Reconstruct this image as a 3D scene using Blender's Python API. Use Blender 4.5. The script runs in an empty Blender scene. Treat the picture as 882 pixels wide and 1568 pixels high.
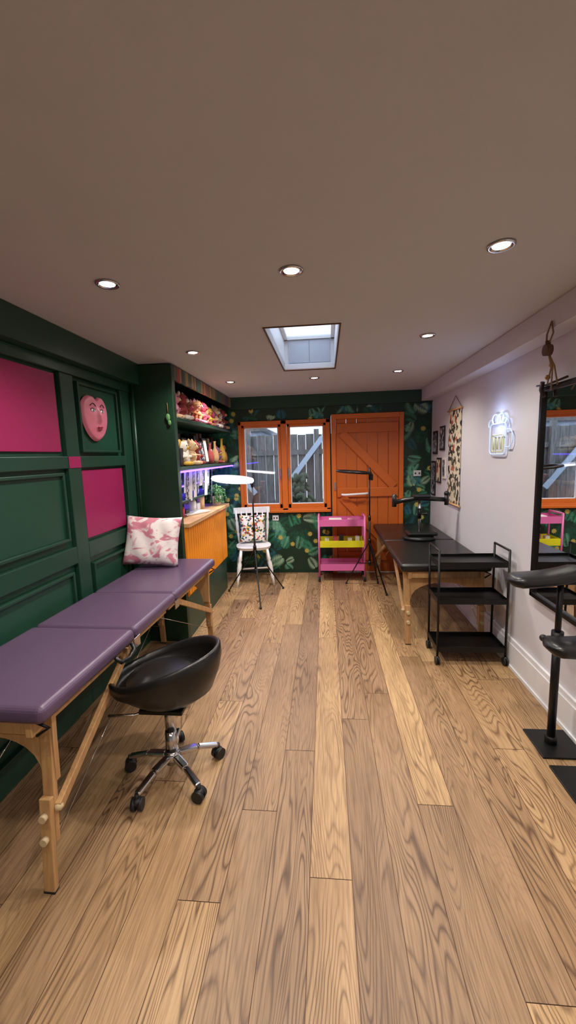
import bpy, bmesh, math, random
from mathutils import Vector, Matrix, Euler
random.seed(7)
S=bpy.context.scene
S.view_settings.view_transform='Standard'
S.view_settings.look='None'

# ------------------------------------------------------------ materials
def lin(h):
    h=h.lstrip('#'); r=[int(h[i:i+2],16)/255 for i in (0,2,4)]
    return tuple((c/12.92 if c<=.04045 else ((c+.055)/1.055)**2.4) for c in r)+(1,)
def nodes(name):
    m=bpy.data.materials.new(name); m.use_nodes=True
    nt=m.node_tree; return m,nt,nt.nodes['Principled BSDF']
def N(nt,t,**kw):
    n=nt.nodes.new(t)
    for k,v in kw.items(): setattr(n,k,v)
    return n
def mat(name,col,rough=.5,metal=0,emit=None,es=0,var=.06,scale=8,bump=0,bscale=60,coat=0,trans=0):
    m,nt,b=nodes(name)
    c=lin(col)
    b.inputs['Roughness'].default_value=rough
    b.inputs['Metallic'].default_value=metal
    b.inputs['Coat Weight'].default_value=coat
    b.inputs['Transmission Weight'].default_value=trans
    tc=N(nt,'ShaderNodeTexCoord')
    nz=N(nt,'ShaderNodeTexNoise'); nz.inputs['Scale'].default_value=scale; nz.inputs['Detail'].default_value=3
    nt.links.new(tc.outputs['Object'],nz.inputs['Vector'])
    mx=N(nt,'ShaderNodeMix',data_type='RGBA')
    mx.inputs[6].default_value=tuple(x*(1-var) for x in c[:3])+(1,)
    mx.inputs[7].default_value=tuple(min(1,x*(1+var)) for x in c[:3])+(1,)
    nt.links.new(nz.outputs['Fac'],mx.inputs[0]); nt.links.new(mx.outputs[2],b.inputs['Base Color'])
    if emit:
        b.inputs['Emission Color'].default_value=lin(emit); b.inputs['Emission Strength'].default_value=es
    if bump:
        n2=N(nt,'ShaderNodeTexNoise'); n2.inputs['Scale'].default_value=bscale; n2.inputs['Detail'].default_value=2
        nt.links.new(tc.outputs['Object'],n2.inputs['Vector'])
        bp=N(nt,'ShaderNodeBump'); bp.inputs['Strength'].default_value=bump; bp.inputs['Distance'].default_value=.005
        nt.links.new(n2.outputs['Fac'],bp.inputs['Height']); nt.links.new(bp.outputs['Normal'],b.inputs['Normal'])
    return m
def ramp(nt,stops,interp='LINEAR'):
    r=N(nt,'ShaderNodeValToRGB'); e=r.color_ramp; e.interpolation=interp
    while len(e.elements)<len(stops): e.elements.new(.5)
    for i,(p,c) in enumerate(stops):
        e.elements[i].position=p; e.elements[i].color=lin(c) if isinstance(c,str) else c
    return r
def multimat(name,stops,scale=20,rough=.6,kind='voronoi',vec=(1,1,1),interp='CONSTANT',distort=0):
    m,nt,b=nodes(name); b.inputs['Roughness'].default_value=rough
    tc=N(nt,'ShaderNodeTexCoord'); mp=N(nt,'ShaderNodeMapping'); mp.inputs['Scale'].default_value=vec
    nt.links.new(tc.outputs['Object'],mp.inputs['Vector'])
    if kind=='voronoi':
        t=N(nt,'ShaderNodeTexVoronoi'); t.inputs['Scale'].default_value=scale
        sp=N(nt,'ShaderNodeSeparateColor'); nt.links.new(t.outputs['Color'],sp.inputs[0]); o=sp.outputs[0]
    elif kind=='noise':
        t=N(nt,'ShaderNodeTexNoise'); t.inputs['Scale'].default_value=scale; t.inputs['Detail'].default_value=4
        t.inputs['Distortion'].default_value=distort; o=t.outputs['Fac']
    else:
        t=N(nt,'ShaderNodeTexWave'); t.inputs['Scale'].default_value=scale; t.inputs['Distortion'].default_value=distort
        t.inputs['Detail'].default_value=2; t.inputs['Detail Scale'].default_value=1.2; o=t.outputs['Fac']
    nt.links.new(mp.outputs[0],t.inputs['Vector'])
    r=ramp(nt,stops,interp); nt.links.new(o,r.inputs[0]); nt.links.new(r.outputs[0],b.inputs['Base Color'])
    return m
def woodmat(name,c0,c1,rough=.45,vec=(14,14,1.5)):
    return multimat(name,[(0.3,c0),(0.7,c1)],3,rough,'noise',vec,'LINEAR',1.0)

M={}
M['ceiling']=mat('ceiling_paint','#c4c2c0',.9,var=.02,bump=.15,bscale=12)
M['white']=mat('white_wall_paint','#d2d0d4',.7,var=.02,bump=.1,bscale=15)
M['trimwhite']=mat('white_gloss','#e8e8ea',.4,var=.02)
M['green']=mat('dark_green_paint','#1c3f31',.38,var=.08,bump=.05)
M['green2']=mat('panel_green_paint','#1e4637',.33,var=.08)
M['dkgreen']=mat('deep_green_paint','#11301f',.45,var=.1)
M['pink']=mat('magenta_paint','#991c56',.5,var=.04)
M['orange']=mat('orange_gloss','#cf6a20',.4,var=.06)
M['orangedoor']=mat('orange_door_paint','#c0601c',.45,var=.06)
M['cabor']=mat('orange_cabinet','#f0940f',.5,var=.06)
M['purple']=mat('purple_vinyl','#5a4760',.33,var=.06,bump=.12,bscale=220)
M['black']=mat('black_vinyl','#141414',.32,var=.1,bump=.1,bscale=200)
M['blackm']=mat('black_metal','#101011',.4,metal=.3)
M['chrome']=mat('chrome','#c9c9cc',.15,metal=1)
M['caster']=mat('caster_rubber','#1b1b1d',.5)
M['beech']=woodmat('beech_wood','#ab8055','#c39a68')
M['beechL']=mat('pale_plastic','#c9b48c',.5)
M['deskwood']=woodmat('desk_pine','#b98a55','#d4ab78',vec=(14,1.5,14))
M['chairwhite']=mat('white_chair_paint','#f0f0ee',.4)
M['pinkcart']=mat('pink_metal','#d66aa4',.4)
M['yellow']=mat('yellow_metal','#dcd81e',.45)
M['cord']=mat('jute_cord','#8a6a48',.8)
M['brown']=mat('brown_wood','#5a3a24',.6)
M['gold']=mat('gold_bead','#9c7a3c',.4,metal=.5)
M['led']=mat('led_white','#ffffff',.5,emit='#f3f4ff',es=12)
M['lamp']=mat('downlight_led','#ffffff',.5,emit='#fff4e2',es=22)
M['violet']=mat('violet_led','#8070ff',.5,emit='#5a3cff',es=9)
M['neonw']=mat('neon_white','#c8daf5',.5,emit='#bcd6ff',es=.30)
M['neony']=mat('neon_yellow','#c9cc94',.5,emit='#e6ea9c',es=.10)
M['skin']=mat('mask_pink','#cf7389',.45,var=.14,scale=14)
M['lips']=mat('mask_lips','#a8324f',.35)
M['ink']=mat('ink_dark','#2a2024',.5)
M['paper']=mat('paper','#e2ded6',.7)
M['blind']=mat('skylight_blind_fabric','#b9bfca',.8)
M['sock']=mat('socket_white','#dedede',.4)
def glassmat():
    m=bpy.data.materials.new('window_glass'); m.use_nodes=True; nt=m.node_tree; nt.nodes.clear()
    o=N(nt,'ShaderNodeOutputMaterial'); t=N(nt,'ShaderNodeBsdfTransparent'); g=N(nt,'ShaderNodeBsdfGlossy'); g.inputs['Roughness'].default_value=.01
    f=N(nt,'ShaderNodeLayerWeight'); f.inputs[0].default_value=.5
    p=N(nt,'ShaderNodeMath',operation='POWER'); p.inputs[1].default_value=4; nt.links.new(f.outputs['Facing'],p.inputs[0])
    q=N(nt,'ShaderNodeMath',operation='MULTIPLY_ADD'); q.inputs[1].default_value=.55; q.inputs[2].default_value=.07; nt.links.new(p.outputs[0],q.inputs[0])
    mx=N(nt,'ShaderNodeMixShader')
    nt.links.new(q.outputs[0],mx.inputs[0]); nt.links.new(t.outputs[0],mx.inputs[1]); nt.links.new(g.outputs[0],mx.inputs[2]); nt.links.new(mx.outputs[0],o.inputs[0]); return m
M['glass']=glassmat()
m,nt,b=nodes('mirror_silver'); b.inputs['Metallic'].default_value=1; b.inputs['Roughness'].default_value=.01; b.inputs['Base Color'].default_value=(.85,.87,.88,1); M['mirror']=m
M['pillow']=multimat('zebra_pillow',[(0,'#b96a80'),(.42,'#cf8496'),(.46,'#e6dada'),(.57,'#ece4e2'),(.60,'#d8909f'),(1,'#c0677f')],5,.8,'noise',(1,1,1.8),'LINEAR',1.2)
M['floral']=multimat('floral_cushion',[(0,'#e6e2dc'),(.45,'#36563a'),(.6,'#e3ded6'),(.72,'#b04a38'),(.82,'#284a66'),(.92,'#d9b45a')],45,.8)
M['post1']=multimat('poster_art',[(0,'#d9cdb4'),(.38,'#2b2925'),(.5,'#d3c6a8'),(.58,'#b5553a'),(.66,'#3d3a34'),(.78,'#d9cdb4'),(.9,'#77705c')],26,.7)
M['post2']=multimat('photo_bw',[(0,'#1b1c22'),(.45,'#70707a'),(.55,'#c8c4c8'),(.62,'#2a2a33')],22,.5,'noise')
M['stripes']=multimat('striped_valance',[(0,'#8a4a34'),(.17,'#28584a'),(.33,'#a8844c'),(.5,'#4d4560'),(.66,'#9c3f4c'),(.82,'#3f6c5a')],26,.6,'voronoi',(.01,1,.01))
M['fence']=woodmat('weathered_wood','#4f4b48','#76716d')
M['ground']=mat('garden_gravel','#5a5b5d',.9,var=.3,scale=20)
M['shed']=mat('pale_render','#a8b4c2',.8)
M['shrub']=mat('shrub_leaf','#3c4d36',.8,var=.4,scale=30)
M['leafdark']=mat('plant_leaf','#4c7a45',.6)
M['pot']=mat('white_pot','#c9c4bd',.5)

# floor wood
def floormat():
    m,nt,b=nodes('oak_boards'); L=nt.links.new
    tc=N(nt,'ShaderNodeTexCoord'); at=N(nt,'ShaderNodeVertexColor'); at.layer_name='board'
    sp=N(nt,'ShaderNodeSeparateColor'); L(at.outputs[0],sp.inputs[0])
    mu=N(nt,'ShaderNodeMath',operation='MULTIPLY'); L(sp.outputs[1],mu.inputs[0]); mu.inputs[1].default_value=40
    cb=N(nt,'ShaderNodeCombineXYZ'); L(mu.outputs[0],cb.inputs[0]); L(mu.outputs[0],cb.inputs[1]); L(mu.outputs[0],cb.inputs[2])
    ad=N(nt,'ShaderNodeVectorMath',operation='ADD'); L(tc.outputs['Object'],ad.inputs[0]); L(cb.outputs[0],ad.inputs[1])
    def scaled(v):
        mp=N(nt,'ShaderNodeMapping'); mp.inputs['Scale'].default_value=v; L(ad.outputs[0],mp.inputs[0]); return mp.outputs[0]
    def noise(v,det,rough=.5,dist=0):
        n=N(nt,'ShaderNodeTexNoise'); n.inputs['Scale'].default_value=1; n.inputs['Detail'].default_value=det; n.inputs['Roughness'].default_value=rough; n.inputs['Distortion'].default_value=dist; L(scaled(v),n.inputs[0]); return n.outputs[0]
    n1=noise((5.5,.75,1),2.4,.42,.3)
    m1=N(nt,'ShaderNodeMath',operation='MULTIPLY'); L(n1,m1.inputs[0]); m1.inputs[1].default_value=36
    pp=N(nt,'ShaderNodeMath',operation='PINGPONG'); L(m1.outputs[0],pp.inputs[0]); pp.inputs[1].default_value=.5
    r1=ramp(nt,[(0,(.32,.26,.21,1)),(.11,(.62,.57,.53,1)),(.24,(.95,.94,.93,1)),(.5,(1,1,1,1))]); L(pp.outputs[0],r1.inputs[0])
    r2=ramp(nt,[(.3,(.66,.62,.58,1)),(.6,(1,1,1,1))]); L(noise((190,7,1),2),r2.inputs[0])
    r3=ramp(nt,[(.3,(.74,.70,.66,1)),(.65,(1.0,1,1,1))]); L(noise((5,1.3,1),3),r3.inputs[0])
    vo=N(nt,'ShaderNodeTexVoronoi'); vo.inputs['Scale'].default_value=1.0; L(scaled((3.0,1.5,1)),vo.inputs[0])
    r4=ramp(nt,[(0,(.22,.17,.13,1)),(.035,(.45,.38,.32,1)),(.07,(1,1,1,1))]); L(vo.outputs['Distance'],r4.inputs[0])
    base=ramp(nt,[(0,'#98795c'),(.35,'#b9966d'),(.65,'#cfab7c'),(1,'#e0be90')]); L(sp.outputs[0],base.inputs[0])
    cur=base.outputs[0]
    gm=ramp(nt,[(.38,(.15,.15,.15,1)),(.60,(1,1,1,1))]); L(noise((4,1.0,1),1.5),gm.inputs[0])
    for i,r in enumerate((r1,r2,r3,r4)):
        x=N(nt,'ShaderNodeMix',data_type='RGBA',blend_type='MULTIPLY'); x.inputs[0].default_value=1
        if i==0: L(gm.outputs[0],x.inputs[0])
        L(cur,x.inputs[6]); L(r.outputs[0],x.inputs[7]); cur=x.outputs[2]
    L(cur,b.inputs['Base Color'])
    b.inputs['Roughness'].default_value=.45
    bp=N(nt,'ShaderNodeBump'); bp.inputs['Strength'].default_value=.2; bp.inputs['Distance'].default_value=.002; L(r1.outputs[0],bp.inputs['Height']); L(bp.outputs[0],b.inputs['Normal'])
    return m
M['floor']=floormat()

# ------------------------------------------------------------ mesh builder
class MB:
    def __init__(s,name): s.name=name; s.bm=bmesh.new(); s.mats=[]
    def mi(s,k):
        if k not in s.mats: s.mats.append(k)
        return s.mats.index(k)
    def add(s,t,k,smooth=False,T=None):
        if T is not None: bmesh.ops.transform(t,matrix=T,verts=t.verts)
        i=s.mi(k)
        for f in t.faces:
            f.material_index=i; f.smooth=smooth and len(f.verts)<=4
        me=bpy.data.meshes.new('t'); t.to_mesh(me); t.free(); s.bm.from_mesh(me); bpy.data.meshes.remove(me)
    def box(s,c,sz,k,bev=0,rot=(0,0,0),seg=2,smooth=False):
        t=bmesh.new(); bmesh.ops.create_cube(t,size=1); bmesh.ops.scale(t,vec=sz,verts=t.verts)
        if bev: bmesh.ops.bevel(t,geom=list(t.edges),offset=bev,segments=seg,profile=.5,affect='EDGES')
        s.add(t,k,smooth,Matrix.Translation(c)@Euler(rot).to_matrix().to_4x4())
    def bb(s,x0,x1,y0,y1,z0,z1,k,bev=0,seg=2):
        s.box(((x0+x1)/2,(y0+y1)/2,(z0+z1)/2),(abs(x1-x0),abs(y1-y0),abs(z1-z0)),k,bev,seg=seg)
    def bar(s,p0,p1,w,h,k,bev=0,up=(0,0,1)):
        p0=Vector(p0);p1=Vector(p1);d=p1-p0;L=d.length;d.normalize()
        u=Vector(up); 
        if abs(d.dot(u))>.95: u=Vector((0,1,0))
        x=d.cross(u).normalized(); z=x.cross(d)
        R=Matrix((x,d,z)).transposed().to_4x4()
        t=bmesh.new(); bmesh.ops.create_cube(t,size=1); bmesh.ops.scale(t,vec=(w,L,h),verts=t.verts)
        if bev: bmesh.ops.bevel(t,geom=list(t.edges),offset=bev,segments=2,profile=.5,affect='EDGES')
        s.add(t,k,False,Matrix.Translation((p0+p1)/2)@R)
    def cyl(s,p0,p1,r,k,r1=None,seg=16):
        p0=Vector(p0);p1=Vector(p1);d=p1-p0
        t=bmesh.new(); bmesh.ops.create_cone(t,cap_ends=True,segments=seg,radius1=r,radius2=r if r1 is None else r1,depth=d.length)
        q=Vector((0,0,1)).rotation_difference(d.normalized()).to_matrix().to_4x4()
        s.add(t,k,True,Matrix.Translation((p0+p1)/2)@q)
    def ell(s,c,r,k,rot=(0,0,0),sub=2):
        t=bmesh.new(); bmesh.ops.create_icosphere(t,subdivisions=sub,radius=1); 
        if not hasattr(r,'__len__'): r=(r,r,r)
        bmesh.ops.scale(t,vec=r,verts=t.verts); s.add(t,k,True,Matrix.Translation(c)@Euler(rot).to_matrix().to_4x4())
    def tube(s,pts,r,k,seg=8,closed=False):
        pts=[Vector(p) for p in pts]; n=len(pts); t=bmesh.new(); rings=[]
        prev=None
        for i,p in enumerate(pts):
            if closed: d=pts[(i+1)%n]-pts[i-1]
            else: d=pts[min(i+1,n-1)]-pts[max(i-1,0)]
            d.normalize()
            if prev is None:
                u=Vector((0,0,1)) if abs(d.z)<.9 else Vector((1,0,0))
                a=d.cross(u).normalized()
            else:
                a=(prev-d*prev.dot(d)).normalized()
            prev=a; b=d.cross(a)
            rings.append([t.verts.new(p+(a*math.cos(2*math.pi*j/seg)+b*math.sin(2*math.pi*j/seg))*r) for j in range(seg)])
        m=n if closed else n-1
        for i in range(m):
            A=rings[i];B=rings[(i+1)%n]
            for j in range(seg): t.faces.new((A[j],A[(j+1)%seg],B[(j+1)%seg],B[j]))
        if not closed: t.faces.new(rings[0][::-1]); t.faces.new(rings[-1])
        s.add(t,k,True)
    def lathe(s,prof,c,k,seg=24,T=None):
        t=bmesh.new(); rings=[[t.verts.new((r*math.cos(2*math.pi*j/seg),r*math.sin(2*math.pi*j/seg),z)) for j in range(seg)] for r,z in prof]
        for A,B in zip(rings,rings[1:]):
            for j in range(seg): t.faces.new((A[j],A[(j+1)%seg],B[(j+1)%seg],B[j]))
        if prof[0][0]>1e-4: t.faces.new(rings[0][::-1])
        if prof[-1][0]>1e-4: t.faces.new(rings[-1])
        s.add(t,k,True,Matrix.Translation(c)@(T or Matrix.Identity(4)))
    def prism(s,pts,ext,k,bev=0):
        t=bmesh.new(); e=Vector(ext); a=[t.verts.new(p) for p in pts]; b=[t.verts.new(Vector(p)+e) for p in pts]; n=len(a)
        t.faces.new(a[::-1]); t.faces.new(b)
        for i in range(n): t.faces.new((a[i],a[(i+1)%n],b[(i+1)%n],b[i]))
        bmesh.ops.recalc_face_normals(t,faces=t.faces)
        s.add(t,k)
    def face(s,pts,k):
        vs=[s.bm.verts.new(p) for p in pts]; f=s.bm.faces.new(vs); f.material_index=s.mi(k)
    def done(s):
        me=bpy.data.meshes.new(s.name); s.bm.to_mesh(me); s.bm.free()
        for k in s.mats: me.materials.append(M[k])
        o=bpy.data.objects.new(s.name,me); S.collection.objects.link(o); return o

XL=-1.50; XR=1.27; YB=5.09; YF=-1.7; H=2.216
# ------------------------------------------------------------ floor
rows={0:1.265,1:2.16,-1:1.895,-2:1.53,-3:1.16,3:1.60,6:1.96,2:2.42,4:2.9,5:.9,-4:2.3}
t=bmesh.new(); cl=t.loops.layers.color.new('board')
W=.15
tones={0:.62,1:.36,-1:.38,-2:.5,-3:.6,2:.6,3:.58,4:.66,5:.62}
for r in range(-11,10):
    x0=-.08+r*W; x1=x0+W
    if x1<XL-.15 or x0>XR+.1: continue
    j=rows.get(r,random.uniform(0,1.9)); Lb=1.93
    y=j-Lb*3
    while y<YB:
        y1=y+Lb
        if y1>YF:
            a=max(y,YF)+.0012; b=min(y1,YB+.02)-.0012; g=.0013
            tone=min(1,max(0,tones.get(r,.55)+random.uniform(-.22,.22))); off=random.random()
            v=[t.verts.new(p) for p in ((x0+g,a,0),(x1-g,a,0),(x1-g,b,0),(x0+g,b,0))]
            f=t.faces.new(v)
            for l in f.loops: l[cl]=(tone,off,0,1)
        y=y1
me=bpy.data.meshes.new('floor'); t.to_mesh(me); t.free(); me.materials.append(M['floor'])
o=bpy.data.objects.new('floor',me); S.collection.objects.link(o)
b=MB('floor_subfloor'); b.bb(XL-.15,XR+.15,YF-.1,YB+.1,-.08,-.002,'brown'); sf=b.done(); sf.parent=o

# ------------------------------------------------------------ walls
sx0,sx1,sy0,sy1=-.33,.09,2.41,3.61
b=MB('ceiling')
for a in ((XL-.15,sx0,YF-.1,YB+.1),(sx1,XR+.15,YF-.1,YB+.1),(sx0,sx1,YF-.1,sy0),(sx0,sx1,sy1,YB+.1)): b.bb(*a,H,H+.06,'ceiling')
b.done()
b=MB('window_skylight')
h=.27
b.bb(sx0-.02,sx0,sy0,sy1,H+.001,H+h,'trimwhite'); b.bb(sx1,sx1+.02,sy0,sy1,H+.001,H+h,'trimwhite')
b.bb(sx0,sx1,sy0-.02,sy0,H+.001,H+h,'trimwhite'); b.bb(sx0,sx1,sy1,sy1+.02,H+.001,H+h,'trimwhite')
for i in range(2):
    w=(sx1-sx0-.07)/2; b.bb(sx0+.035+i*w+.002,sx0+.035+(i+1)*w-.002,sy1-.012,sy1,H+.055,H+.235,'blind')
b.bb(sx0,sx1,sy1-.03,sy1,H+.0,H+.045,'trimwhite',.004)
for a in ((sx0,sx0+.03,sy0,sy1),(sx1-.03,sx1,sy0,sy1),(sx0,sx1,sy0,sy0+.03),(sx0,sx1,sy1-.03,sy1)): b.bb(*a,H+h-.03,H+h,'trimwhite',.003)
b.bb(sx0+.03,sx1-.03,sy0+.03,sy1-.03,H+h-.02,H+h-.014,'glass')
for a in ((sx0-.010,sx0,sy0-.01,sy1+.01),(sx1,sx1+.010,sy0-.01,sy1+.01),(sx0,sx1,sy0-.010,sy0),(sx0,sx1,sy1,sy1+.010)): b.bb(*a,H-.005,H+.002,'brown')
b.done()

wx0,wx1,wz0,wz1=-1.07,.06,.79,1.92
dx0,dx1,dz1=.075,.94,1.97
b=MB('wall_back'); T=.15
for a in ((XL-.15,wx0,0,H),(dx1,XR+.15,0,H),(wx0,wx1,0,wz0),(wx0,wx1,wz1,H),(wx1,dx0,0,H),(dx0,dx1,dz1,H)): b.bb(a[0],a[1],YB,YB+T,a[2],a[3],'dkgreen')
wb=b.done()
b=MB('wall_right'); b.bb(XR,XR+.15,YF-.1,YB,0,H,'white'); b.done()
b=MB('trim_right_boxing'); b.bb(1.14,XR,YF,YB-.001,2.085,H,'white',.004); b.done()
b=MB('wall_left'); b.bb(XL-.15,XL,YF-.1,YB,0,H,'green2'); b.done()
b=MB('wall_front'); b.bb(XL,XR,YF-.15,YF,0,H,'white'); b.done()
b=MB('baseboard_right'); b.bb(XR-.022,XR,YF,3.6+1.4,0,.17,'trimwhite'); b.bb(XR-.016,XR,YF,5.0,.17,.205,'trimwhite',.004); b.bb(XR-.03,XR,YF,5.0,0,.02,'trimwhite'); b.done()
b=MB('baseboard_back'); b.bb(-1.14,.06,YB-.012,YB,0,.03,'dkgreen'); b.done()
b=MB('trim_back_frieze'); b.bb(-1.17,XR,YB-.03,YB,2.075,H,'green',.003); b.done()

# wallpaper print: fronds
PAL=[('wpA','#1d5c40'),('wpB','#388a66'),('wpC','#68a888'),('wpD','#a8c9a4'),('wpE','#153a2c'),('wpF','#c2b052'),('wpG','#2f7080')]
for k,c in PAL: M[k]=mat(k,c,.6,var=.1,scale=30)
b=MB('wallpaper_print')
def clear(x,z):
    if x<-1.48 or x>XR-.003 or z<.032 or z>2.075: return False
    if wx0-.0<x<wx1+.02 and wz0<z<wz1: return False
    return not (.075<x<.94 and z<1.97)
def frond(x,z,a,L,k,dep,n=14,wd=.0062):
    y=YB-.0015-dep
    d=Vector((math.cos(a),math.sin(a))); p=Vector((-d.y,d.x)); c=Vector((x,z)); bend=random.uniform(-.25,.25)
    for i in range(1,n+1):
        t_=i/n; bse=c+d*(L*t_)+p*(bend*L*t_*t_)
        ll=L*.50*math.sin(math.pi*(.10+.80*t_))+.01
        for sgn in (-1,1):
            q=(d*(.45+.5*t_)+p*sgn*.9).normalized(); r=Vector((-q.y,q.x))*wd*L/.2
            pts=[bse,bse+q*ll*.45+r*.6,bse+q*ll,bse+q*ll*.45-r*.6]
            if all(clear(v.x,v.y) for v in pts):
                b.face([(v.x,y,v.y) for v in pts],k)
cnt=0
for i in range(680):
    X=random.uniform(-1.45,1.27); Z=random.uniform(.0,2.08)
    k=random.choice(['wpA','wpE','wpA','wpE','wpG']) if i<260 else random.choice(['wpB','wpB','wpC','wpD','wpG','wpA','wpC'])
    big=i<260
    frond(X,Z,random.uniform(0,6.28),random.uniform(.13,.22) if big else random.uniform(.10,.18),k,cnt*.000009,wd=.0062 if big else .0085); cnt+=1
for i in range(70):
    X=random.uniform(-1.45,1.27); Z=random.uniform(.05,2.05)
    for j in range(9):
        a=j*.7; q=Vector((math.cos(a),math.sin(a)))*.035; r=Vector((-q.y,q.x))*.2; c=Vector((X,Z))
        pts=[c,c+q*.6+r,c+q,c+q*.6-r]
        if all(clear(v.x,v.y) for v in pts): b.face([(v.x,YB-.0080,v.y) for v in pts],'wpF')
wp=b.done(); wp.parent=wb

# ------------------------------------------------------------ window
b=MB('window_1')
y0=YB-.035; y1=YB+.09
b.bb(wx0,wx1,y0,y1,wz1-.045,wz1,'orange',.004); b.bb(wx0,wx1,y0,y1,wz0,wz0+.05,'orange',.004)
b.bb(wx0-.01,wx1+.0,y0-.02,y0+.03,wz0-.005,wz0+.03,'orange',.005)
b.bb(wx0,wx0+.04,y0,y1,wz0,wz1,'orange',.004); b.bb(wx1-.05,wx1,y0,y1,wz0,wz1,'orange',.004)
b.bb(-.54,-.47,y0,y1,wz0,wz1,'orange',.004)
for (a0,a1) in ((-1.03,-.545),(-.465,.01)):
    z0,z1=wz0+.05,wz1-.045; w=.032; ya,yb=y0+.02,y0+.06
    b.bb(a0,a0+w,ya,yb,z0,z1,'orange',.003); b.bb(a1-w,a1,ya,yb,z0,z1,'orange',.003)
    b.bb(a0,a1,ya,yb,z0,z0+w+.02,'orange',.003); b.bb(a0,a1,ya,yb,z1-w,z1,'orange',.003)
    for q in ((a0+w,a0+w+.008,z0+w+.02,z1-w),(a1-w-.008,a1-w,z0+w+.02,z1-w),(a0+w,a1-w,z0+w+.02,z0+w+.028),(a0+w,a1-w,z1-w-.008,z1-w)):
        b.bb(q[0],q[1],ya+.01,yb,q[2],q[3],'trimwhite')
    b.bb(a0+w,a1-w,ya+.02,ya+.026,z0+w,z1-w,'glass')
for hx in (-.555,-.45):
    b.bb(hx-.008,hx+.008,y0+.0,y0+.025,1.25,1.34,'chrome',.003); b.bb(hx-.006,hx+.006,y0-.02,y0,1.20,1.32,'chrome',.003)
b.done()
# ------------------------------------------------------------ door
b=MB('door_1')
e=.002
b.bb(dx0+e,.13,YB-.04,YB+.06,0,dz1-e,'orange',.004); b.bb(.885,dx1-e,YB-.04,YB+.06,0,dz1-e,'orange',.004); b.bb(.13,.885,YB-.04,YB+.06,1.91,dz1-e,'orange',.004)
n=6; w=(.885-.13)/n
for i in range(n): b.bb(.13+i*w+.0015,.13+(i+1)*w-.0015,YB-.02,YB+.02,.01,1.91,'orangedoor',.005)
for z in (1.80,1.02,.22): b.bb(.14,.875,YB-.043,YB-.019,z-.055,z+.055,'orangedoor',.004)
b.bar((.20,YB-.031,1.745),(.83,YB-.031,1.085),.10,.022,'orangedoor',.004,up=(0,1,0))
b.bar((.20,YB-.031,.965),(.83,YB-.031,.275),.10,.022,'orangedoor',.004,up=(0,1,0))
b.tube([(.20,YB-.04,1.0),(.20,YB-.10,1.0),(.23,YB-.12,1.0),(.47,YB-.12,1.01),(.50,YB-.10,1.01),(.50,YB-.04,1.01)],.014,'trimwhite')
b.bb(.105,.125,YB-.055,YB-.04,1.05,1.15,'chrome',.003)
b.done()
b=MB('wall_socket'); b.bb(1.06,1.15,YB-.018,YB-.009,1.20,1.27,'sock',.004); b.bb(1.075,1.09,YB-.022,YB-.018,1.225,1.245,'ink'); b.bb(1.12,1.135,YB-.022,YB-.018,1.225,1.245,'ink'); b.done()
b=MB('wall_socket'); b.bb(-.68,-.60,YB-.018,YB-.009,.68,.75,'sock',.004); b.bb(-.665,-.65,YB-.022,YB-.018,.705,.725,'ink'); b.bb(-.63,-.615,YB-.022,YB-.018,.705,.725,'ink'); b.done()

# ------------------------------------------------------------ left panelling
b=MB('trim_left_panelling')
d=XL+.03
b.bb(XL,-1.40,YF,3.098,2.06,H,'green',.004)
def stile(y0,y1,z0,z1,dd=0): b.bb(XL,d+dd,y0,y1,z0,z1,'green',.004)
stile(YF,3.098,2.0,2.06,.006)
ys_=[(YF,.9),(1.02,2.24),(2.36,2.92)]
for a,c in ys_:
    stile(a,c,1.46,1.53); stile(a,c,.90,1.00); stile(a,c,0,.14)
stile(2.24,2.36,.0,2.0); stile(2.92,3.098,0,2.0); stile(.9,1.02,0,2.0)
def field(y0,y1,z0,z1,k,fr=True):
    b.bb(XL,XL+.012,y0,y1,z0,z1,k,.002)
    if fr:
        w=.018
        for q in ((y0-w,y0,z0-w,z1+w),(y1,y1+w,z0-w,z1+w),(y0,y1,z0-w,z0),(y0,y1,z1,z1+w)): b.bb(XL,XL+.03,q[0],q[1],q[2],q[3],'green',.004)
field(1.05,2.215,1.555,1.985,'pink',False)
field(2.39,2.89,1.02,1.445,'pink',False)
b.bb(d,d+.003,2.243,2.357,1.462,1.528,'pink')
field(2.42,2.86,1.57,1.96,'green2')
field(1.08,2.18,1.06,1.42,'green2')
field(1.08,2.18,.22,.84,'green2'); field(2.42,2.86,.22,.84,'green2')
field(-.5,.85,1.06,1.42,'green2'); field(-.5,.85,1.6,1.95,'pink',False)
b.cyl((XL+.06,3.05,.9),(XL+.06,3.05,2.05),.012,'green')
b.done()

# heart-shaped face mask
b=MB('heart_face_mask')
cy,cz=2.565,1.795; t=bmesh.new(); na,nr=56,14; grid=[]
def outl(a):
    sx=math.sin(a); ca=math.cos(a)
    if ca>0:
        u=.148*(abs(sx)**1.05)*math.copysign(1,sx)
        v=.118*ca**.8-.042*math.exp(-(u/.035)**2)+.008
    else:
        k=abs(ca); u=.148*(abs(sx)**1.05)*math.copysign(1,sx); v=-.178*k**1.1+.008
    return u,v
def hgt(u,v):
    e=1-((u/.155)**2+(v/.19)**2); h_=.035*math.sqrt(max(0,e))
    h_+=.022*math.exp(-((u)/.016)**2)*math.exp(-((v+.015)/.045)**2)+.010*math.exp(-(u/.025)**2-((v+.045)/.014)**2)
    h_+=.010*math.exp(-(u/.035)**2-((v+.085)/.016)**2)
    for s_ in (-1,1):
        h_-=.010*math.exp(-((u-s_*.052)/.03)**2-((v-.025)/.016)**2)
        h_+=.008*math.exp(-((u-s_*.052)/.022)**2-((v-.022)/.009)**2)
    return h_
c0=t.verts.new((XL+.02+hgt(0,0),cy,cz))
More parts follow.
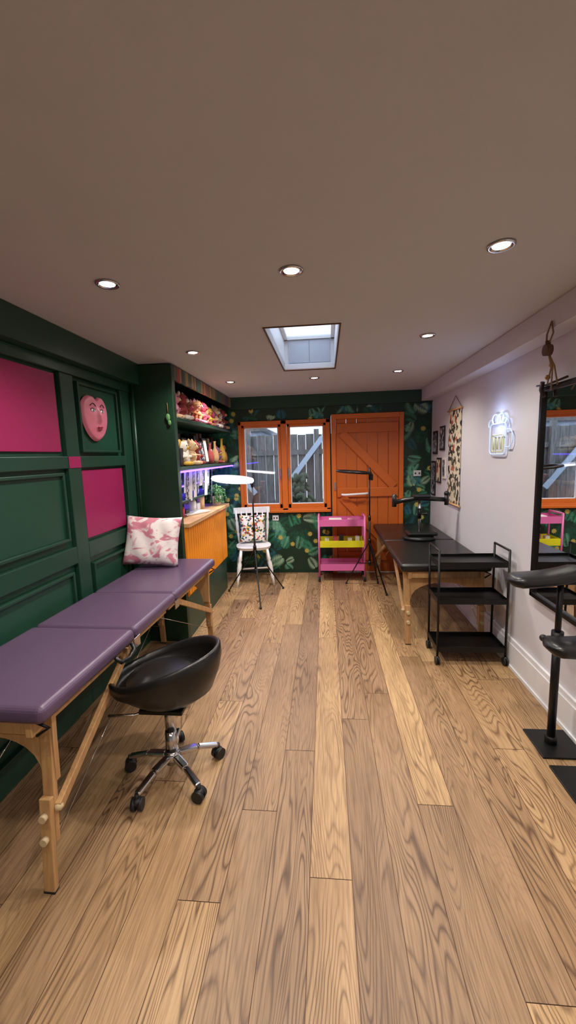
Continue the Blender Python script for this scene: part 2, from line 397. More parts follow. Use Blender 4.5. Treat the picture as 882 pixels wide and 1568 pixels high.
for i in range(1,nr+1):
    ring=[]
    for j in range(na):
        u,v=outl(2*math.pi*j/na); u*=i/nr; v*=i/nr
        ring.append(t.verts.new((XL+.02+hgt(u,v)*(1 if i<nr else .2),cy+u,cz+v)))
    grid.append(ring)
for j in range(na): t.faces.new((c0,grid[0][j],grid[0][(j+1)%na]))
for A,B in zip(grid,grid[1:]):
    for j in range(na): t.faces.new((A[j],B[j],B[(j+1)%na],A[(j+1)%na]))
bmesh.ops.recalc_face_normals(t,faces=t.faces); b.add(t,'skin',True)
X0=XL+.02
for s_ in (-1,1):
    b.ell((X0+hgt(s_*.052,.022)-.001,cy+s_*.052,cz+.020),(.005,.024,.009),'trimwhite')
    b.ell((X0+hgt(s_*.052,.022)+.001,cy+s_*.052,cz+.020),(.005,.008,.008),'ink')
    b.tube([(X0+hgt(s_*(.028+.05*q/4),.03)+.001,cy+s_*(.028+.05*q/4),cz+.024+.010*math.sin(q/4*math.pi)) for q in range(5)],.0025,'ink',6)
    b.tube([(X0+hgt(s_*(.025+.055*q/4),.055)+.001,cy+s_*(.025+.055*q/4),cz+.048+.016*math.sin(q/4*math.pi)) for q in range(5)],.003,'ink',6)
b.ell((X0+hgt(0,-.085),cy,cz-.083),(.006,.028,.007),'lips'); b.ell((X0+hgt(0,-.093),cy,cz-.094),(.006,.022,.007),'lips')
b.done()

# ------------------------------------------------------------ shelf unit
b=MB('shelving_unit')
xs=-1.145
b.bb(XL,xs,3.10,3.16,0,2.205,'dkgreen',.003)
b.bb(XL,xs-.02,3.16,YB-.001,2.17,2.205,'dkgreen')
b.bb(xs-.02,xs,3.16,YB-.031,2.10,2.205,'stripes')
for z in (1.82,1.43): b.bb(XL,xs,3.16,YB-.005,z-.03,z,'green',.003)
b.bb(XL,-1.20,3.16,YB-.01,1.12,1.14,'green',.002)
b.bb(XL,-1.10,3.16,4.55,.94,.975,'deskwood',.004)
b.bb(XL,-1.145,3.16,4.50,.36,.94,'cabor')
for i in range(22):
    yy=3.17+i*.0605; b.bb(-1.15,-1.133,yy,yy+.048,.37,.93,'cabor',.004)
b.bb(XL,-1.15,3.16,4.48,0,.36,'green')
b.bb(xs-.035,xs-.01,3.16,YB-.01,1.382,1.396,'violet')
b.bb(XL+.005,XL+.02,3.2,4.9,1.095,1.115,'violet'); b.bb(XL+.005,XL+.02,3.2,4.9,1.20,1.215,'violet')
b.done()

cols=['#8a5a3e','#c79a70','#c94f6a','#e0c098','#9e4444','#d0a844','#ece4d8','#6c4f7a','#b87a4c','#e09ab0']
for i,c in enumerate(cols): M['pl%d'%i]=mat('plush_%d'%i,c,.95,bump=.4,bscale=150,var=.2,scale=40)
def plush(b,x,y,z,s,k,k2):
    b.ell((x,y,z+s*.45),(s*.36,s*.36,s*.45),k); b.ell((x+s*.08,y,z+s*1.0),(s*.33,s*.34,s*.31),k)
    for q in (-1,1):
        b.ell((x+s*.05,y+q*s*.26,z+s*1.28),(s*.08,s*.12,s*.13),k2,sub=1)
        b.ell((x+s*.22,y+q*s*.34,z+s*.5),(s*.28,s*.11,s*.12),k,sub=1)
        b.ell((x+s*.35,y+q*s*.22,z+s*.13),(s*.28,s*.13,s*.13),k2,sub=1)
        b.ell((x+s*.37,y+q*s*.12,z+s*1.07),s*.035,'ink',sub=1)
    b.ell((x+s*.36,y,z+s*.95),(s*.14,s*.14,s*.11),k2,sub=1); b.ell((x+s*.49,y,z+s*.98),s*.035,'ink',sub=1)
b=MB('plush_toys')
y=3.28; i=0
while y<4.95:
    s_=random.uniform(.12,.18); kk=lambda:'pl%d'%random.randrange(10)
    plush(b,-1.245+random.uniform(-.02,.02),y,1.821,s_,kk(),kk())
    if i%2==0: plush(b,-1.38,y+.06,1.821+.05,.16,kk(),kk())
    y+=s_*.70; i+=1
b.done()
b=MB('shelf_ornaments')
y=3.23
while y<4.98:
    kind=random.randrange(5); hh=random.uniform(.18,.31); k='pl%d'%random.randrange(10)
    if kind in(0,4):
        b.box((-1.23,y,1.435+hh*.45),(.02,.12,hh*.9),'ink',.003,rot=(0,-.12,0)); b.box((-1.216,y,1.435+hh*.45),(.006,.09,hh*.75),'post2' if kind else 'paper',rot=(0,-.12,0)); y+=.12
    elif kind==1:
        b.lathe([(.0,0),(.035,.003),(.045,hh*.3),(.035,hh*.55),(.013,hh*.7),(.013,hh*.95),(.018,hh)],(-1.21,y,1.431),k); y+=.085
    elif kind==2: plush(b,-1.23,y,1.431,hh*.6,k,'pl%d'%random.randrange(10)); y+=.11
    else:
        b.bb(-1.27,-1.19,y-.035,y+.035,1.431,1.431+hh*.6,'ink',.006); b.ell((-1.23,y,1.431+hh*.75),(.03,.035,.04),k); y+=.09
    b.bb(-1.44,-1.36,y-.04,y+.03,1.431,1.431+random.uniform(.2,.34),random.choice(['ink','brown','pl3','pl6','leafdark']),.004)
b.done()
b=MB('hanging_photo_strips')
for i in range(13):
    yy=3.30+i*.075; l=random.uniform(.16,.34)
    b.box((-1.185+random.uniform(-.02,.0),yy,1.40-l/2),(.003,.062,l),'paper' if i%2 else 'post2',rot=(.0,.06,random.uniform(-.25,.25)))
    b.bb(-1.192,-1.185,yy-.006,yy+.006,1.385,1.40,'brown')
b.done()
b=MB('potted_trailing_plant')
pc=(-1.20,4.38)
b.lathe([(0,0),(.045,.0),(.06,.10),(.062,.105),(.05,.10),(0,.095)],(pc[0],pc[1],.976),'pot')
for i in range(44):
    a=random.uniform(0,6.28); r=random.uniform(.04,.11); top=random.uniform(.08,.17); p=[(pc[0],pc[1],1.06),(pc[0]+math.cos(a)*r*.5,pc[1]+math.sin(a)*r*.5,1.06+top*.8),(pc[0]+math.cos(a)*r*1.0,pc[1]+math.sin(a)*r,1.06+top*.55),(pc[0]+math.cos(a)*r*1.15,pc[1]+math.sin(a)*r*1.15,1.06-random.uniform(-.02,.05))]
    b.tube(p,.0035,'leafdark',5)
    for q in p[1:]: b.ell(q,(.016,.016,.007),'leafdark',(a,.5,a),1)
b.done()
b=MB('desk_clutter')
for i,(yy,hh,k) in enumerate([(3.27,.10,'pl6'),(3.4,.16,'paper'),(3.52,.09,'pl2'),(3.66,.05,'ink'),(3.85,.12,'pl6'),(4.0,.07,'trimwhite'),(4.13,.14,'pl3')]):
    if i%2: b.bb(-1.42,-1.28,yy-.05,yy+.05,.976,.976+hh,k,.006)
    else: b.lathe([(0,0),(.035,0),(.04,hh*.8),(.03,hh),(0,hh)],(-1.3,yy,.976),k)
b.bar((-1.34,3.6,.985),(-1.2,3.9,.985),.18,.012,'paper')
b.done()
b=MB('hanging_ornament'); b.cyl((-1.19,3.093,1.84),(-1.19,3.093,1.92),.002,'cord'); b.ell((-1.19,3.088,1.81),(.018,.008,.03),'leafdark'); b.ell((-1.18,3.087,1.77),(.014,.007,.022),'leafdark'); b.done()

# ------------------------------------------------------------ massage tables
def massage_table(name,x0,x1,ys,z,vin,thick=.065,rot=0):
    b=MB(name); ya,yb=ys[0],ys[-1]
    for a,c in zip(ys,ys[1:]):
        b.bb(x0,x1,a+.002,c-.002,z-thick,z,vin,.026,seg=5)
        zz=z-thick
        b.bb(x0+.06,x0+.085,a+.02,c-.02,zz-.055,zz,'beech',.003); b.bb(x1-.085,x1-.06,a+.02,c-.02,zz-.055,zz,'beech',.003)
        b.bb(x0+.07,x1-.07,a+.03,a+.055,zz-.05,zz,'beech',.003); b.bb(x0+.07,x1-.07,c-.055,c-.03,zz-.05,zz,'beech',.003)
    zz=z-thick-.002
    for e,yy,sg in ((0,ya+.09,1),(1,yb-.09,-1)):
        w=x1-x0
        pts=[(x0+.03,zz),(x1-.03,zz),(x1-.035,zz-.10),(x1-.04,zz-.26)]
        pts+=[(x1-.085,zz-.26)]
        for q in range(1,12):
            a=q/12*math.pi; pts.append(((x0+x1)/2+math.cos(a)*(w/2-.09),zz-.25+math.sin(a)**.8*.15))
        pts+=[(x0+.085,zz-.26),(x0+.04,zz-.26),(x0+.035,zz-.10)]
        b.prism([(p[0],yy-.011,p[1]) for p in pts],(0,.022,0),'beech')
        for lx in (x0+.062,x1-.062):
            off=-sg*.045
            top=(lx,yy,zz-.05); bot=(lx,yy+off,.0)
            b.bar(top,Vector(top).lerp(Vector(bot),.72),.042,.022,'beech',.003,up=(0,1,0))
            o_=Vector((0,-sg*.022,0))
            b.bar(Vector(top).lerp(Vector(bot),.42)+o_,Vector(bot)+o_+Vector((0,0,.004)),.042,.022,'beech',.003,up=(0,1,0))
            b.bb(lx-.021,lx+.021,bot[1]+o_.y-.012,bot[1]+o_.y+.012,0,.008,'caster')
            for q in (.52,.66):
                m_=Vector(top).lerp(Vector(bot),q)
                b.cyl(m_+Vector((0,-sg*.03,0)),m_+Vector((0,-sg*.050,0)),.014,'beechL',seg=8); b.cyl(m_+Vector((0,sg*.008,0)),m_+Vector((0,sg*.03,0)),.009,'chrome',seg=8)
            sx=(.03 if lx>(x0+x1)/2 else -.03)
            mm=Vector(top).lerp(Vector(bot),.5)
            tgt=Vector((lx,yy+sg*.62,zz-.02))
            b.bar(mm+Vector((sx,0,0)),tgt,.022,.035,'beech',.003)
            b.ell(mm+Vector((sx,0,0)),.018,'beechL',sub=1)
            b.cyl(Vector(top).lerp(Vector(bot),.75),(lx,(ya+yb)/2,zz-.02),.002,'chrome',seg=5)
    for yy in ys[1:-1]:
        b.bb(x1-.001,x1+.004,yy-.03,yy+.03,z-thick-.03,z-thick+.02,'chrome',.001)
    yy=ys[1]-.12
    b.tube([(x1+.0,yy-.07,z-thick+.01),(x1+.02,yy-.06,z-thick-.015),(x1+.025,yy,z-thick-.025),(x1+.02,yy+.06,z-thick-.015),(x1+.0,yy+.07,z-thick+.01)],.009,'black')
    for yy in (ya+.03,yb-.03):
        b.tube([(x1-.05,yy,z-thick),(x1-.004,yy+.0,z-thick-.02),(x1-.05,yy,z-thick-.05)],.006,'blackm')
    o=b.done()
    if rot:
        P_=Matrix.Translation((x1,yb,0)); o.matrix_world=P_@Matrix.Rotation(rot,4,'Z')@P_.inverted()
    return o
massage_table('purple_massage_table',-1.41,-.880,[1.135,1.77,2.27,3.085],.71,'purple',rot=-.024)
massage_table('black_massage_table',.56,1.235,[3.08,3.98,4.93],.65,'black')

# ------------------------------------------------------------ pillow
def pillow(name,c,w,h,th,k,rot,piping=None):
    b=MB(name); t=bmesh.new(); n=20; G={}
    for sd in (1,-1):
        for i in range(n+1):
            for j in range(n+1):
                u=-1+2*i/n; v=-1+2*j/n
                e=max(0,(1-u**4)*(1-v**4)); hh=th*.5*e**.45
                pin=1-.07*(1-u*u) *abs(v)**3; pin2=1-.07*(1-v*v)*abs(u)**3
                hh+=.006*math.sin(u*9+v*4)*e
                if (i in (0,n) or j in (0,n)) and sd==-1: G[(sd,i,j)]=G[(1,i,j)]; continue
                G[(sd,i,j)]=t.verts.new((u*w/2*pin2,sd*hh,v*h/2*pin))
        for i in range(n):
            for j in range(n):
                t.faces.new((G[(sd,i,j)],G[(sd,i+1,j)],G[(sd,i+1,j+1)],G[(sd,i,j+1)]))
    bmesh.ops.recalc_face_normals(t,faces=t.faces); b.add(t,k,True)
    o=b.done(); o.location=c; o.rotation_euler=rot; return o
pillow('zebra_print_pillow',(-1.285,2.86,.902),.41,.37,.14,'pillow',(-.34,.07,.12))

# ------------------------------------------------------------ tub stool on casters
b=MB('black_tub_stool')
cx,cy_=-.75,1.71
th0=math.radians(-5)
t=bmesh.new(); na=40; prof=[(0,0),(.35,.0),(.62,.08),(.82,.28),(.95,.55),(1.0,.80),(.99,.97),(.95,1.0),(.90,.96),(.88,.80),(.84,.55),(.75,.45),(.4,.44),(0,.44)]
rings=[]
for (pr,pz) in prof:
    ring=[]
    for j in range(na):
        a=2*math.pi*j/na; c=math.cos(a-th0)
        R=.248*(1+.05*math.cos(2*a))
        top=.585+.075*c ; z0=.395
        full=top if pz>.44 else .58
        z=z0+(full-z0)*pz if pz>.5 else z0+.21*pz
        ring.append(t.verts.new((cx+R*pr*math.cos(a),cy_+R*.92*pr*math.sin(a),z)))
    rings.append(ring)
for A,B in zip(rings,rings[1:]):
    for j in range(na):
        t.faces.new((A[j],A[(j+1)%na],B[(j+1)%na],B[j]))
bmesh.ops.remove_doubles(t,verts=t.verts,dist=.0005); bmesh.ops.recalc_face_normals(t,faces=t.faces)
b.add(t,'black',True)
b.lathe([(0,0),(.16,0),(.18,.02),(.175,.035),(.13,.048),(0,.052)],(cx,cy_,.475),'black',28)
b.box((cx,cy_,.38),(.2,.2,.02),'blackm',.004)
b.cyl((cx,cy_,.22),(cx,cy_,.37),.024,'chrome'); b.cyl((cx,cy_,.11),(cx,cy_,.23),.03,'chrome',r1=.027); b.cyl((cx,cy_,.075),(cx,cy_,.13),.042,'chrome',r1=.034)
b.tube([(cx,cy_,.365),(cx-.12,cy_-.10,.37),(cx-.23,cy_-.12,.375)],.006,'chrome')
for i in range(5):
    a=math.radians(-112+72*i); ex,ey=cx+math.cos(a)*.222,cy_+math.sin(a)*.222
    pts=[(cx+math.cos(a)*.03,cy_+math.sin(a)*.03,.105),(cx+math.cos(a)*.12,cy_+math.sin(a)*.12,.098),(ex,ey,.070)]
    b.bar(pts[0],pts[1],.036,.026,'chrome',.008); b.bar(pts[1],pts[2],.030,.022,'chrome',.008)
    b.cyl((ex,ey,.045),(ex,ey,.075),.010,'caster')
    px,py=-math.sin(a+.5),math.cos(a+.5)
    for q in (-1,1): b.cyl((ex+px*q*.006,ey+py*q*.006,.027),(ex+px*q*.024,ey+py*q*.024,.027),.027,'caster')
    b.ell((ex,ey,.04),(.024,.024,.018),'caster')
b.done()

# ------------------------------------------------------------ rolling carts
def cart(name,x0,x1,y0,y1,zs,ks,kp,lip,handles,r=.008,wheel=.028):
    b=MB(name)
    zt=zs[0]+handles
    for x in (x0,x1):
        for y in (y0,y1):
            b.cyl((x,y,.06),(x,y,zt),r,kp,seg=10)
            b.cyl((x,y,.04),(x,y,.065),.007,'chrome',seg=8)
            for q in (-1,1): b.cyl((x+q*.004,y,wheel),(x+q*.014,y,wheel),wheel,'caster',seg=16)
            b.box((x,y,wheel+.012),(.012,.03,.03),'caster',.003)
        b.tube([(x,y0,zt-.01),(x,y0,zt),(x,y1,zt),(x,y1,zt-.01)],r,kp,8)
    for z,k in zip(zs,ks):
        b.bb(x0,x1,y0,y1,z-.004,z,k)
        for q in ((x0,x1,y0-.004,y0+.001),(x0,x1,y1-.001,y1+.004),(x0-.004,x0+.001,y0,y1),(x1-.001,x1+.004,y0,y1)):
            b.bb(q[0],q[1],q[2],q[3],z-lip*.5,z+lip*.5,k)
        b.tube([(x0,y0,z+lip*.5),(x1,y0,z+lip*.5),(x1,y1,z+lip*.5),(x0,y1,z+lip*.5)],.004,k,6,True)
    return b
b=cart('black_utility_cart',.765,1.225,2.80,3.05,(.72,.46,.11),('blackm',)*3,'blackm',.035,.10)
b.done()
b=cart('pink_utility_cart',-.09,.44,4.70,4.98,(.70,.45,.17),('pinkcart','yellow','pinkcart'),'pinkcart',.075,.07,r=.012)
for i,(xx,k) in enumerate([(0,'paper'),(.1,'pl2'),(.17,'ink'),(.27,'paper'),(.36,'pl6')]):
    b.bb(xx-.02,xx+.03,4.8,4.86,.452,.50+.02*(i%3),k,.004)
b.bb(.03,.18,4.78,4.9,.702,.735,'paper',.006); b.bb(.25,.36,4.76,4.9,.702,.73,'pl9',.006)
b.done()

# ------------------------------------------------------------ white spindle chair with cushion
b=MB('white_spindle_chair')
T_=Matrix.Translation((-.87,4.72,0))@Matrix.Rotation(math.radians(12),4,'Z')
def P(x,y,z): return T_@Vector((x,y,z))
t=bmesh.new(); n=28
up=[];dn=[]
for j in range(n):
    a=2*math.pi*j/n; c,s_=math.cos(a),math.sin(a); e=.7
    x=.205*math.copysign(abs(c)**e,c); y=.195*math.copysign(abs(s_)**e,s_)
    up.append(t.verts.new((x,y,.45))); dn.append(t.verts.new((x*.93,y*.93,.418)))
t.faces.new(up); t.faces.new(dn[::-1])
for j in range(n): t.faces.new((dn[j],dn[(j+1)%n],up[(j+1)%n],up[j]))
b.add(t,'chairwhite',False,T_)
def turned(p0,p1,r):
    p0,p1=Vector(p0),Vector(p1); L_=(p1-p0).length; q=Vector((0,0,1)).rotation_difference((p1-p0).normalized()).to_matrix().to_4x4()
    pr=[(r*.7,0),(r*.8,L_*.2),(r*1.15,L_*.3),(r*.75,L_*.34),(r*1.2,L_*.42),(r*1.25,L_*.62),(r*.75,L_*.7),(r*1.15,L_*.74),(r*.9,L_*.8),(r*.8,L_)]
    b.lathe(pr,p0,'chairwhite',12,q)
for sx in (-1,1):
    for sy in (-1,1):
        turned(P(sx*.215,sy*.205,.0),P(sx*.15,sy*.14,.42),.020)
for sx in (-1,1): b.cyl(P(sx*.19,-.18,.16),P(sx*.19,.18,.16),.011,'chairwhite')
b.cyl(P(-.19,0,.16),P(.19,0,.16),.011,'chairwhite')
for sx in (-1,1): turned(P(sx*.17,.16,.44),P(sx*.20,.24,.84),.016)
for i in range(5):
    x=-.115+.0575*i; b.cyl(P(x,.165,.44),P(x*1.15,.243,.82),.009,'chairwhite')
for i in range(10): b.bar(P(-.225+.045*i,.247+.015*math.sin(math.pi*i/10),.835),P(-.18+.045*i,.247+.015*math.sin(math.pi*(i+1)/10),.835),.016,.075,'chairwhite',.004)
b.done()
pillow('floral_cushion',T_@Vector((.0,.11,.632)),.32,.34,.10,'floral',(-.20,0,math.radians(12)))

# ------------------------------------------------------------ ring lights on tripods
def tripod(b,c,h,feet,k='blackm'):
    x,y=c; b.cyl((x,y,.30),(x,y,h*.62),.011,k); b.cyl((x,y,h*.55),(x,y,h),.008,k)
    b.cyl((x,y,.52),(x,y,.56),.018,k); b.cyl((x,y,h*.60),(x,y,h*.64),.016,k); b.cyl((x,y,.26),(x,y,.31),.016,k)
    for f in feet:
        b.bar((x,y,.53),(f[0],f[1],.012),.014,.010,k,.002); b.cyl((f[0],f[1],0),(f[0],f[1],.02),.012,'caster',seg=8)
        m_=Vector((x,y,.53)).lerp(Vector((f[0],f[1],.012)),.5); b.bar((x,y,.28),m_,.010,.006,k)
def torus(b,c,R,r,k,T=None,seg=48,zs=.5):
    t=bmesh.new(); rings=[]
    for i in range(seg):
        a=2*math.pi*i/seg
        rings.append([t.verts.new(((R+r*math.cos(q*math.pi/5))*math.cos(a),(R+r*math.cos(q*math.pi/5))*math.sin(a),zs*r*math.sin(q*math.pi/5))) for q in range(10)])
    for i in range(seg):
        A=rings[i];B=rings[(i+1)%seg]
        for q in range(10): t.faces.new((A[q],B[q],B[(q+1)%10],A[(q+1)%10]))
    b.add(t,k,True,Matrix.Translation(c)@(T or Matrix.Identity(4)))
b=MB('ring_light_lit')
tripod(b,(-.76,4.18),1.20,[(-1.10,4.34),(-.50,4.44),(-.66,3.82)])
Tr=Matrix.Rotation(math.radians(6),4,'Y')@Matrix.Rotation(math.radians(3),4,'X')
torus(b,(-.96,4.17,1.265),.185,.036,'led',Tr); torus(b,(-.96,4.17,1.282),.185,.034,'trimwhite',Tr,zs=.2)
b.cyl((-.76,4.18,1.18),(-.77,4.18,1.25),.012,'blackm'); b.ell((-.765,4.18,1.215),.018,'blackm'); b.cyl((-.79,4.18,1.25),(-.74,4.18,1.24),.010,'blackm')
b.done()
b=MB('ring_light')
tripod(b,(.47,4.47),1.28,[(.22,4.62),(.62,4.22),(.58,4.62)])
torus(b,(.30,4.42,1.30),.165,.028,'blackm',Matrix.Rotation(math.radians(5),4,'Y')); b.ell((.47,4.46,1.29),.022,'blackm'); b.cyl((.47,4.46,1.22),(.47,4.46,1.34),.012,'blackm'); b.box((.49,4.44,1.24),(.03,.02,.07),'blackm',.004)
b.done()

# armrest stand on black table
b=MB('tabletop_arm_rest')
x,y,z=.90,4.02,.651
b.lathe([(0,0),(.15,0),(.155,.02),(.13,.035),(.03,.04),(0,.04)],(x,y,z),'blackm'); 
b.bb(x-.12,x+.16,y-.09,y+.09,z+.04,z+.075,'black',.014)
b.cyl((x,y,z+.04),(x,y,z+.40),.014,'chrome'); b.cyl((x,y,z+.20),(x,y,z+.30),.020,'blackm')
b.tube([(x-.24,y,z+.36),(x-.16,y,z+.38),(x-.02,y,z+.40),(x+.12,y,z+.39),(x+.24,y,z+.38)],.022,'black')
b.bb(x-.06,x+.10,y-.05,y+.05,z+.40,z+.435,'black',.014)
b.cyl((x-.24,y,z+.32),(x-.24,y,z+.44),.022,'black'); b.cyl((x+.25,y-.01,z+.33),(x+.25,y-.01,z+.43),.020,'black'); b.ell((x+.25,y-.01,z+.44),.026,'black')
b.tube([(x,y-.02,z+.25),(x+.05,y-.05,z+.25)],.007,'blackm'); b.ell((x+.055,y-.055,z+.25),.016,'blackm')
b.done()

# ------------------------------------------------------------ armrest floor stands (right)
def armstand(name,px,py,z,x0,x1,yc,bx0,bx1,by0,by1,tilt):
    b=MB(name)
    b.bb(bx0,bx1,by0,by1,0,.010,'blackm',.002)
    b.cyl((px,py,.01),(px,py,z*.65),.019,'blackm'); b.cyl((px,py,z*.5),(px,py,z-.03),.014,'blackm'); b.cyl((px,py,.01),(px,py,.05),.028,'blackm')
    b.cyl((px,py,z*.60),(px,py,z*.68),.027,'blackm')
    b.cyl((px-.06,py,z*.64),(px+.02,py,z*.64),.008,'blackm'); b.ell((px-.065,py,z*.64),.018,'caster'); b.cyl((px,py-.05,z*.61),(px,py,z*.61),.007,'blackm'); b.ell((px,py-.055,z*.61),.015,'caster')
    t=bmesh.new(); n=14; m_=10; L0=x1-x0; wd=.15
    R=[]
    for i in range(n+1):
        u=i/n; xx=x0+L0*u; s_=min(1,(math.sin(math.pi*min(max(u,0.0),1.0))*3.0)**.5) if 0<u<1 else .15
        ring=[]
        for j in range(m_*2):
            a=2*math.pi*j/(m_*2); c,sn=math.cos(a),math.sin(a)
            yy=math.copysign(abs(c)**.6,c)*wd/2*s_; zz=math.copysign(abs(sn)**.7,sn)*.030*s_
            zz+=-.015*math.sin(u*math.pi)+ tilt*(u-.5)
            ring.append(t.verts.new((xx,yc+yy,z+zz)))
        R.append(ring)
    for A,B in zip(R,R[1:]):
        for j in range(m_*2): t.faces.new((A[j],B[j],B[(j+1)%(m_*2)],A[(j+1)%(m_*2)]))
    t.faces.new(R[0]); t.faces.new(R[-1][::-1]); bmesh.ops.recalc_face_normals(t,faces=t.faces)
    b.add(t,'black',True)
    b.box((px,py,z-.035),(.12,.05,.015),'blackm',.003)
    return b.done()
armstand('tattoo_arm_rest_stand',1.12,2.01,.89,.87,1.225,2.01,1.03,1.235,1.90,2.11,.05)
armstand('tattoo_arm_rest_stand',1.17,1.76,.66,.93,1.235,1.76,1.03,1.24,1.63,1.85,.02)

# ------------------------------------------------------------ right wall decor
b=MB('wall_mirror')
ym0,ym1,z0,z1=2.02,2.55,.60,1.84; xw=XR-.002
for q in ((ym0,ym0+.028,z0,z1),(ym1-.028,ym1,z0,z1),(ym0,ym1,z0,z0+.028),(ym0,ym1,z1-.028,z1)): b.bb(xw-.03,xw,q[0],q[1],q[2],q[3],'blackm',.004)
b.bb(xw-.014,xw-.004,ym0+.02,ym1-.02,z0+.02,z1-.02,'mirror')
b.done()
b=MB('beaded_cord_hanging')
hx,hy=1.132,2.25
b.tube([(hx,hy,2.12),(hx-.01,hy+.02,2.06),(hx-.005,hy+.03,2.02)],.004,'cord',6); b.tube([(hx,hy,2.12),(hx+.0,hy-.02,2.06),(hx-.005,hy+.0,2.02)],.004,'cord',6)
b.cyl((hx-.02,hy+.015,1.985),(hx+.01,hy+.015,1.985),.028,'brown'); b.cyl((hx-.005,hy+.015,2.0),(hx-.005,hy+.015,2.03),.012,'brown')
for i,(dy,zz) in enumerate([(.06,1.80),(-.0,1.82),(.10,1.84)]): b.tube([(hx,hy+.015,1.97),(hx+.04,hy+.03+dy*.3,1.91),(hx+.07,hy+.05+dy,zz)],.004,'cord',6)
b.ell((hx+.06,hy+.13,1.87),.014,'gold'); b.ell((hx+.04,hy+.06,1.92),.012,'gold')
b.tube([(hx+.08,hy+.22,1.86),(hx+.085,hy+.24,1.82),(hx+.09,hy+.22,1.78)],.012,'ink',6)
b.tube([(hx+.09,hy+.30,1.85),(hx+.09,hy+.2,1.84),(hx+.09,hy+.0,1.85)],.006,'ink',6)
b.done()
def pic(name,y0,y1,z0,z1,k,fr='ink'):
    b=MB(name); x=XR
    b.bb(x-.014,x-.001,y0,y1,z0,z1,fr,.002); b.bb(x-.016,x-.013,y0+.02,y1-.02,z0+.02,z1-.02,k); return b.done()
pic('framed_picture',4.80,4.98,1.46,1.72,'post2'); pic('framed_picture',4.52,4.70,1.50,1.76,'post2')
pic('framed_picture',4.86,5.03,.98,1.38,'post2'); pic('framed_picture',4.64,4.80,1.14,1.42,'post1'); pic('framed_picture',4.46,4.58,1.20,1.42,'post2','paper')
b=MB('hanging_scroll_poster')
b.bb(XR-.008,XR-.004,4.00,4.38,.97,1.88,'post1'); b.cyl((XR-.012,3.97,1.89),(XR-.012,4.41,1.89),.010,'deskwood'); b.cyl((XR-.012,3.97,.965),(XR-.012,4.41,.965),.010,'deskwood')
b.tube([(XR-.01,4.00,1.90),(XR-.006,4.19,2.02),(XR-.01,4.38,1.90)],.003,'cord',6); b.done()
b=MB('neon_beer_mug_sign')
yc,zc=3.14,1.61; X=XR-.02
def Q(u,v): return (X,yc-u*1.4,zc+v)
def rr(w,h,cx=0,cz=0,r=.03,n=5):
    pts=[]
    for (sx,sz,a0) in ((1,1,0),(-1,1,90),(-1,-1,180),(1,-1,270)):
        for i in range(n):
            a=math.radians(a0+90*i/(n-1)); pts.append(Q(cx+sx*(w/2-r)+r*math.cos(a),cz+sz*(h/2-r)+r*math.sin(a)))
    return pts
b.tube(rr(.20,.22,0,-.04),.005,'neonw',6,True)
foam=[Q(-.115,.05)]
for cx_,cz_,r_ in ((-.09,.07,.032),(-.035,.10,.040),(.04,.10,.040),(.09,.07,.032)):
    for i in range(7):
        a=math.radians(200-200*i/6*1.0); foam.append(Q(cx_+r_*math.cos(a),cz_+r_*math.sin(a)))
foam.append(Q(.115,.05)); b.tube(foam,.005,'neonw',6)
b.tube([Q(.10,.02),Q(.15,.02),Q(.17,-.01),Q(.17,-.07),Q(.15,-.10),Q(.10,-.10)],.005,'neonw',6)
b.tube(rr(.14,.12,0,-.07,.015),.0035,'neony',6,True)
for u in (-.045,0,.045): b.tube([Q(u,-.025),Q(u,-.115)],.005,'neony',6)
b.bb(X+.004,XR,yc-.14,yc-.13,zc-.02,zc,'sock'); b.bb(X+.004,XR,yc+.09,yc+.10,zc-.02,zc,'sock')
b.done()
# ------------------------------------------------------------ downlights
def downlight(x,y,en=49):
    b=MB('recessed_downlight')
    b.lathe([(.048,-.001),(.048,-.005),(.044,-.008),(.036,-.007),(.031,-.001)],(x,y,H),'chrome',28)
    b.lathe([(0,-.003),(.030,-.003)],(x,y,H),'lamp',28)
    o=b.done()
    l=bpy.data.lights.new('spot','SPOT'); l.energy=en; l.spot_size=math.radians(145); l.spot_blend=.8; l.shadow_soft_size=.035; l.color=(1,.93,.85)
    lo=bpy.data.objects.new('bulb',l); S.collection.objects.link(lo); lo.location=(x,y,H-.012); lo.parent=o
for x,y in ((-.875,1.71),(-.12,1.71),(.635,1.63),(-.89,2.85),(.65,2.75),(-.90,4.01),(-.09,4.0),(.66,3.86)): downlight(x,y)
for y in (.50,-.7):
    for x in (-.885,-.11,.645): downlight(x,y,26)
def plight(name,loc,e,col,r=.05):
    l=bpy.data.lights.new(name,'POINT'); l.energy=e; l.color=col; l.shadow_soft_size=r
    o=bpy.data.objects.new(name,l); S.collection.objects.link(o); o.location=loc; return o
plight('neon_glow',(XR-.10,3.14,1.70),1.3,(.45,.58,1),.03)

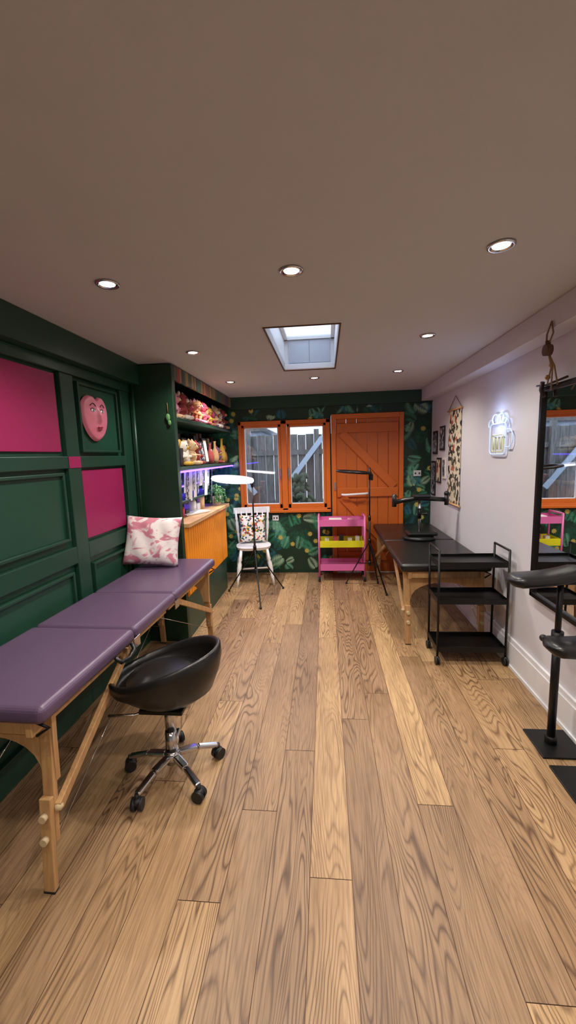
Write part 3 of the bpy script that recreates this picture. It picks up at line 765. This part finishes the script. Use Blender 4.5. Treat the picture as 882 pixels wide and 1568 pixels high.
# ------------------------------------------------------------ outside
b=MB('garden_ground'); b.bb(-6,6,YB+.2,14,-.2,-.02,'ground'); b.done()
b=MB('garden_fence')
for i in range(44):
    x=-3.2+i*.15; b.bb(x,x+.143,7.6,7.62,-.02,1.86+.012*(i%2),'fence')
for z in (.3,1.5): b.bb(-3.2,3.4,7.56,7.6,z,z+.09,'fence')
b.bar((-.75,7.5,.9),(-.05,7.5,1.8),.09,.04,'shed',up=(0,1,0)); b.bar((-2.0,7.5,1.7),(-1.3,7.5,.8),.09,.04,'shed',up=(0,1,0))
for x in (-1.45,-.2,.7): b.bb(x,x+.09,7.5,7.58,-.02,1.95,'fence')
b.done()
b=MB('garden_shrub')
for (cx_,n_) in ((-.45,90),(-1.75,90)):
    b.cyl((cx_,6.9,-.02),(cx_,6.9,.6),.03,'brown')
    for i in range(n_):
        a=random.uniform(0,6.28); h_=random.uniform(.35,1.15); r=random.uniform(.05,.33)*(1.2-h_*.6)
        b.ell((cx_+math.cos(a)*r,6.9+math.sin(a)*r,h_),(.07,.05,.035),'shrub',(a,h_,a*2),1)
b.done()
b=MB('garden_shed'); b.bb(-4.2,-1.35,8.6,10.5,-.02,2.0,'shed'); b.prism([(-4.4,8.5,2.0),(-1.1,8.5,2.0),(-2.8,8.5,2.9)],(0,2.2,0),'fence')
b.done()

w=bpy.data.worlds.new('World'); S.world=w; w.use_nodes=True; bg=w.node_tree.nodes['Background']
bg.inputs[0].default_value=(.66,.79,1,1); bg.inputs[1].default_value=2.6

# ------------------------------------------------------------ camera
fpx=625.0; s=.030
V=fpx*fpx/(89-57*s); vx=s*V
z=Vector((-vx,V,fpx)).normalized(); y=Vector((57,89,-fpx)).normalized(); x=y.cross(z)
R=Matrix(((x[0],x[1],x[2]),(y[0],y[1],y[2]),(z[0],z[1],z[2])))
cam=bpy.data.cameras.new('camera'); co=bpy.data.objects.new('camera',cam); S.collection.objects.link(co)
co.matrix_world=Matrix.Translation((0,0,1.5))@R.to_4x4()
cam.sensor_fit='VERTICAL'; cam.sensor_height=36; cam.sensor_width=36; cam.lens=36*fpx/1568; cam.clip_start=.02
S.camera=co
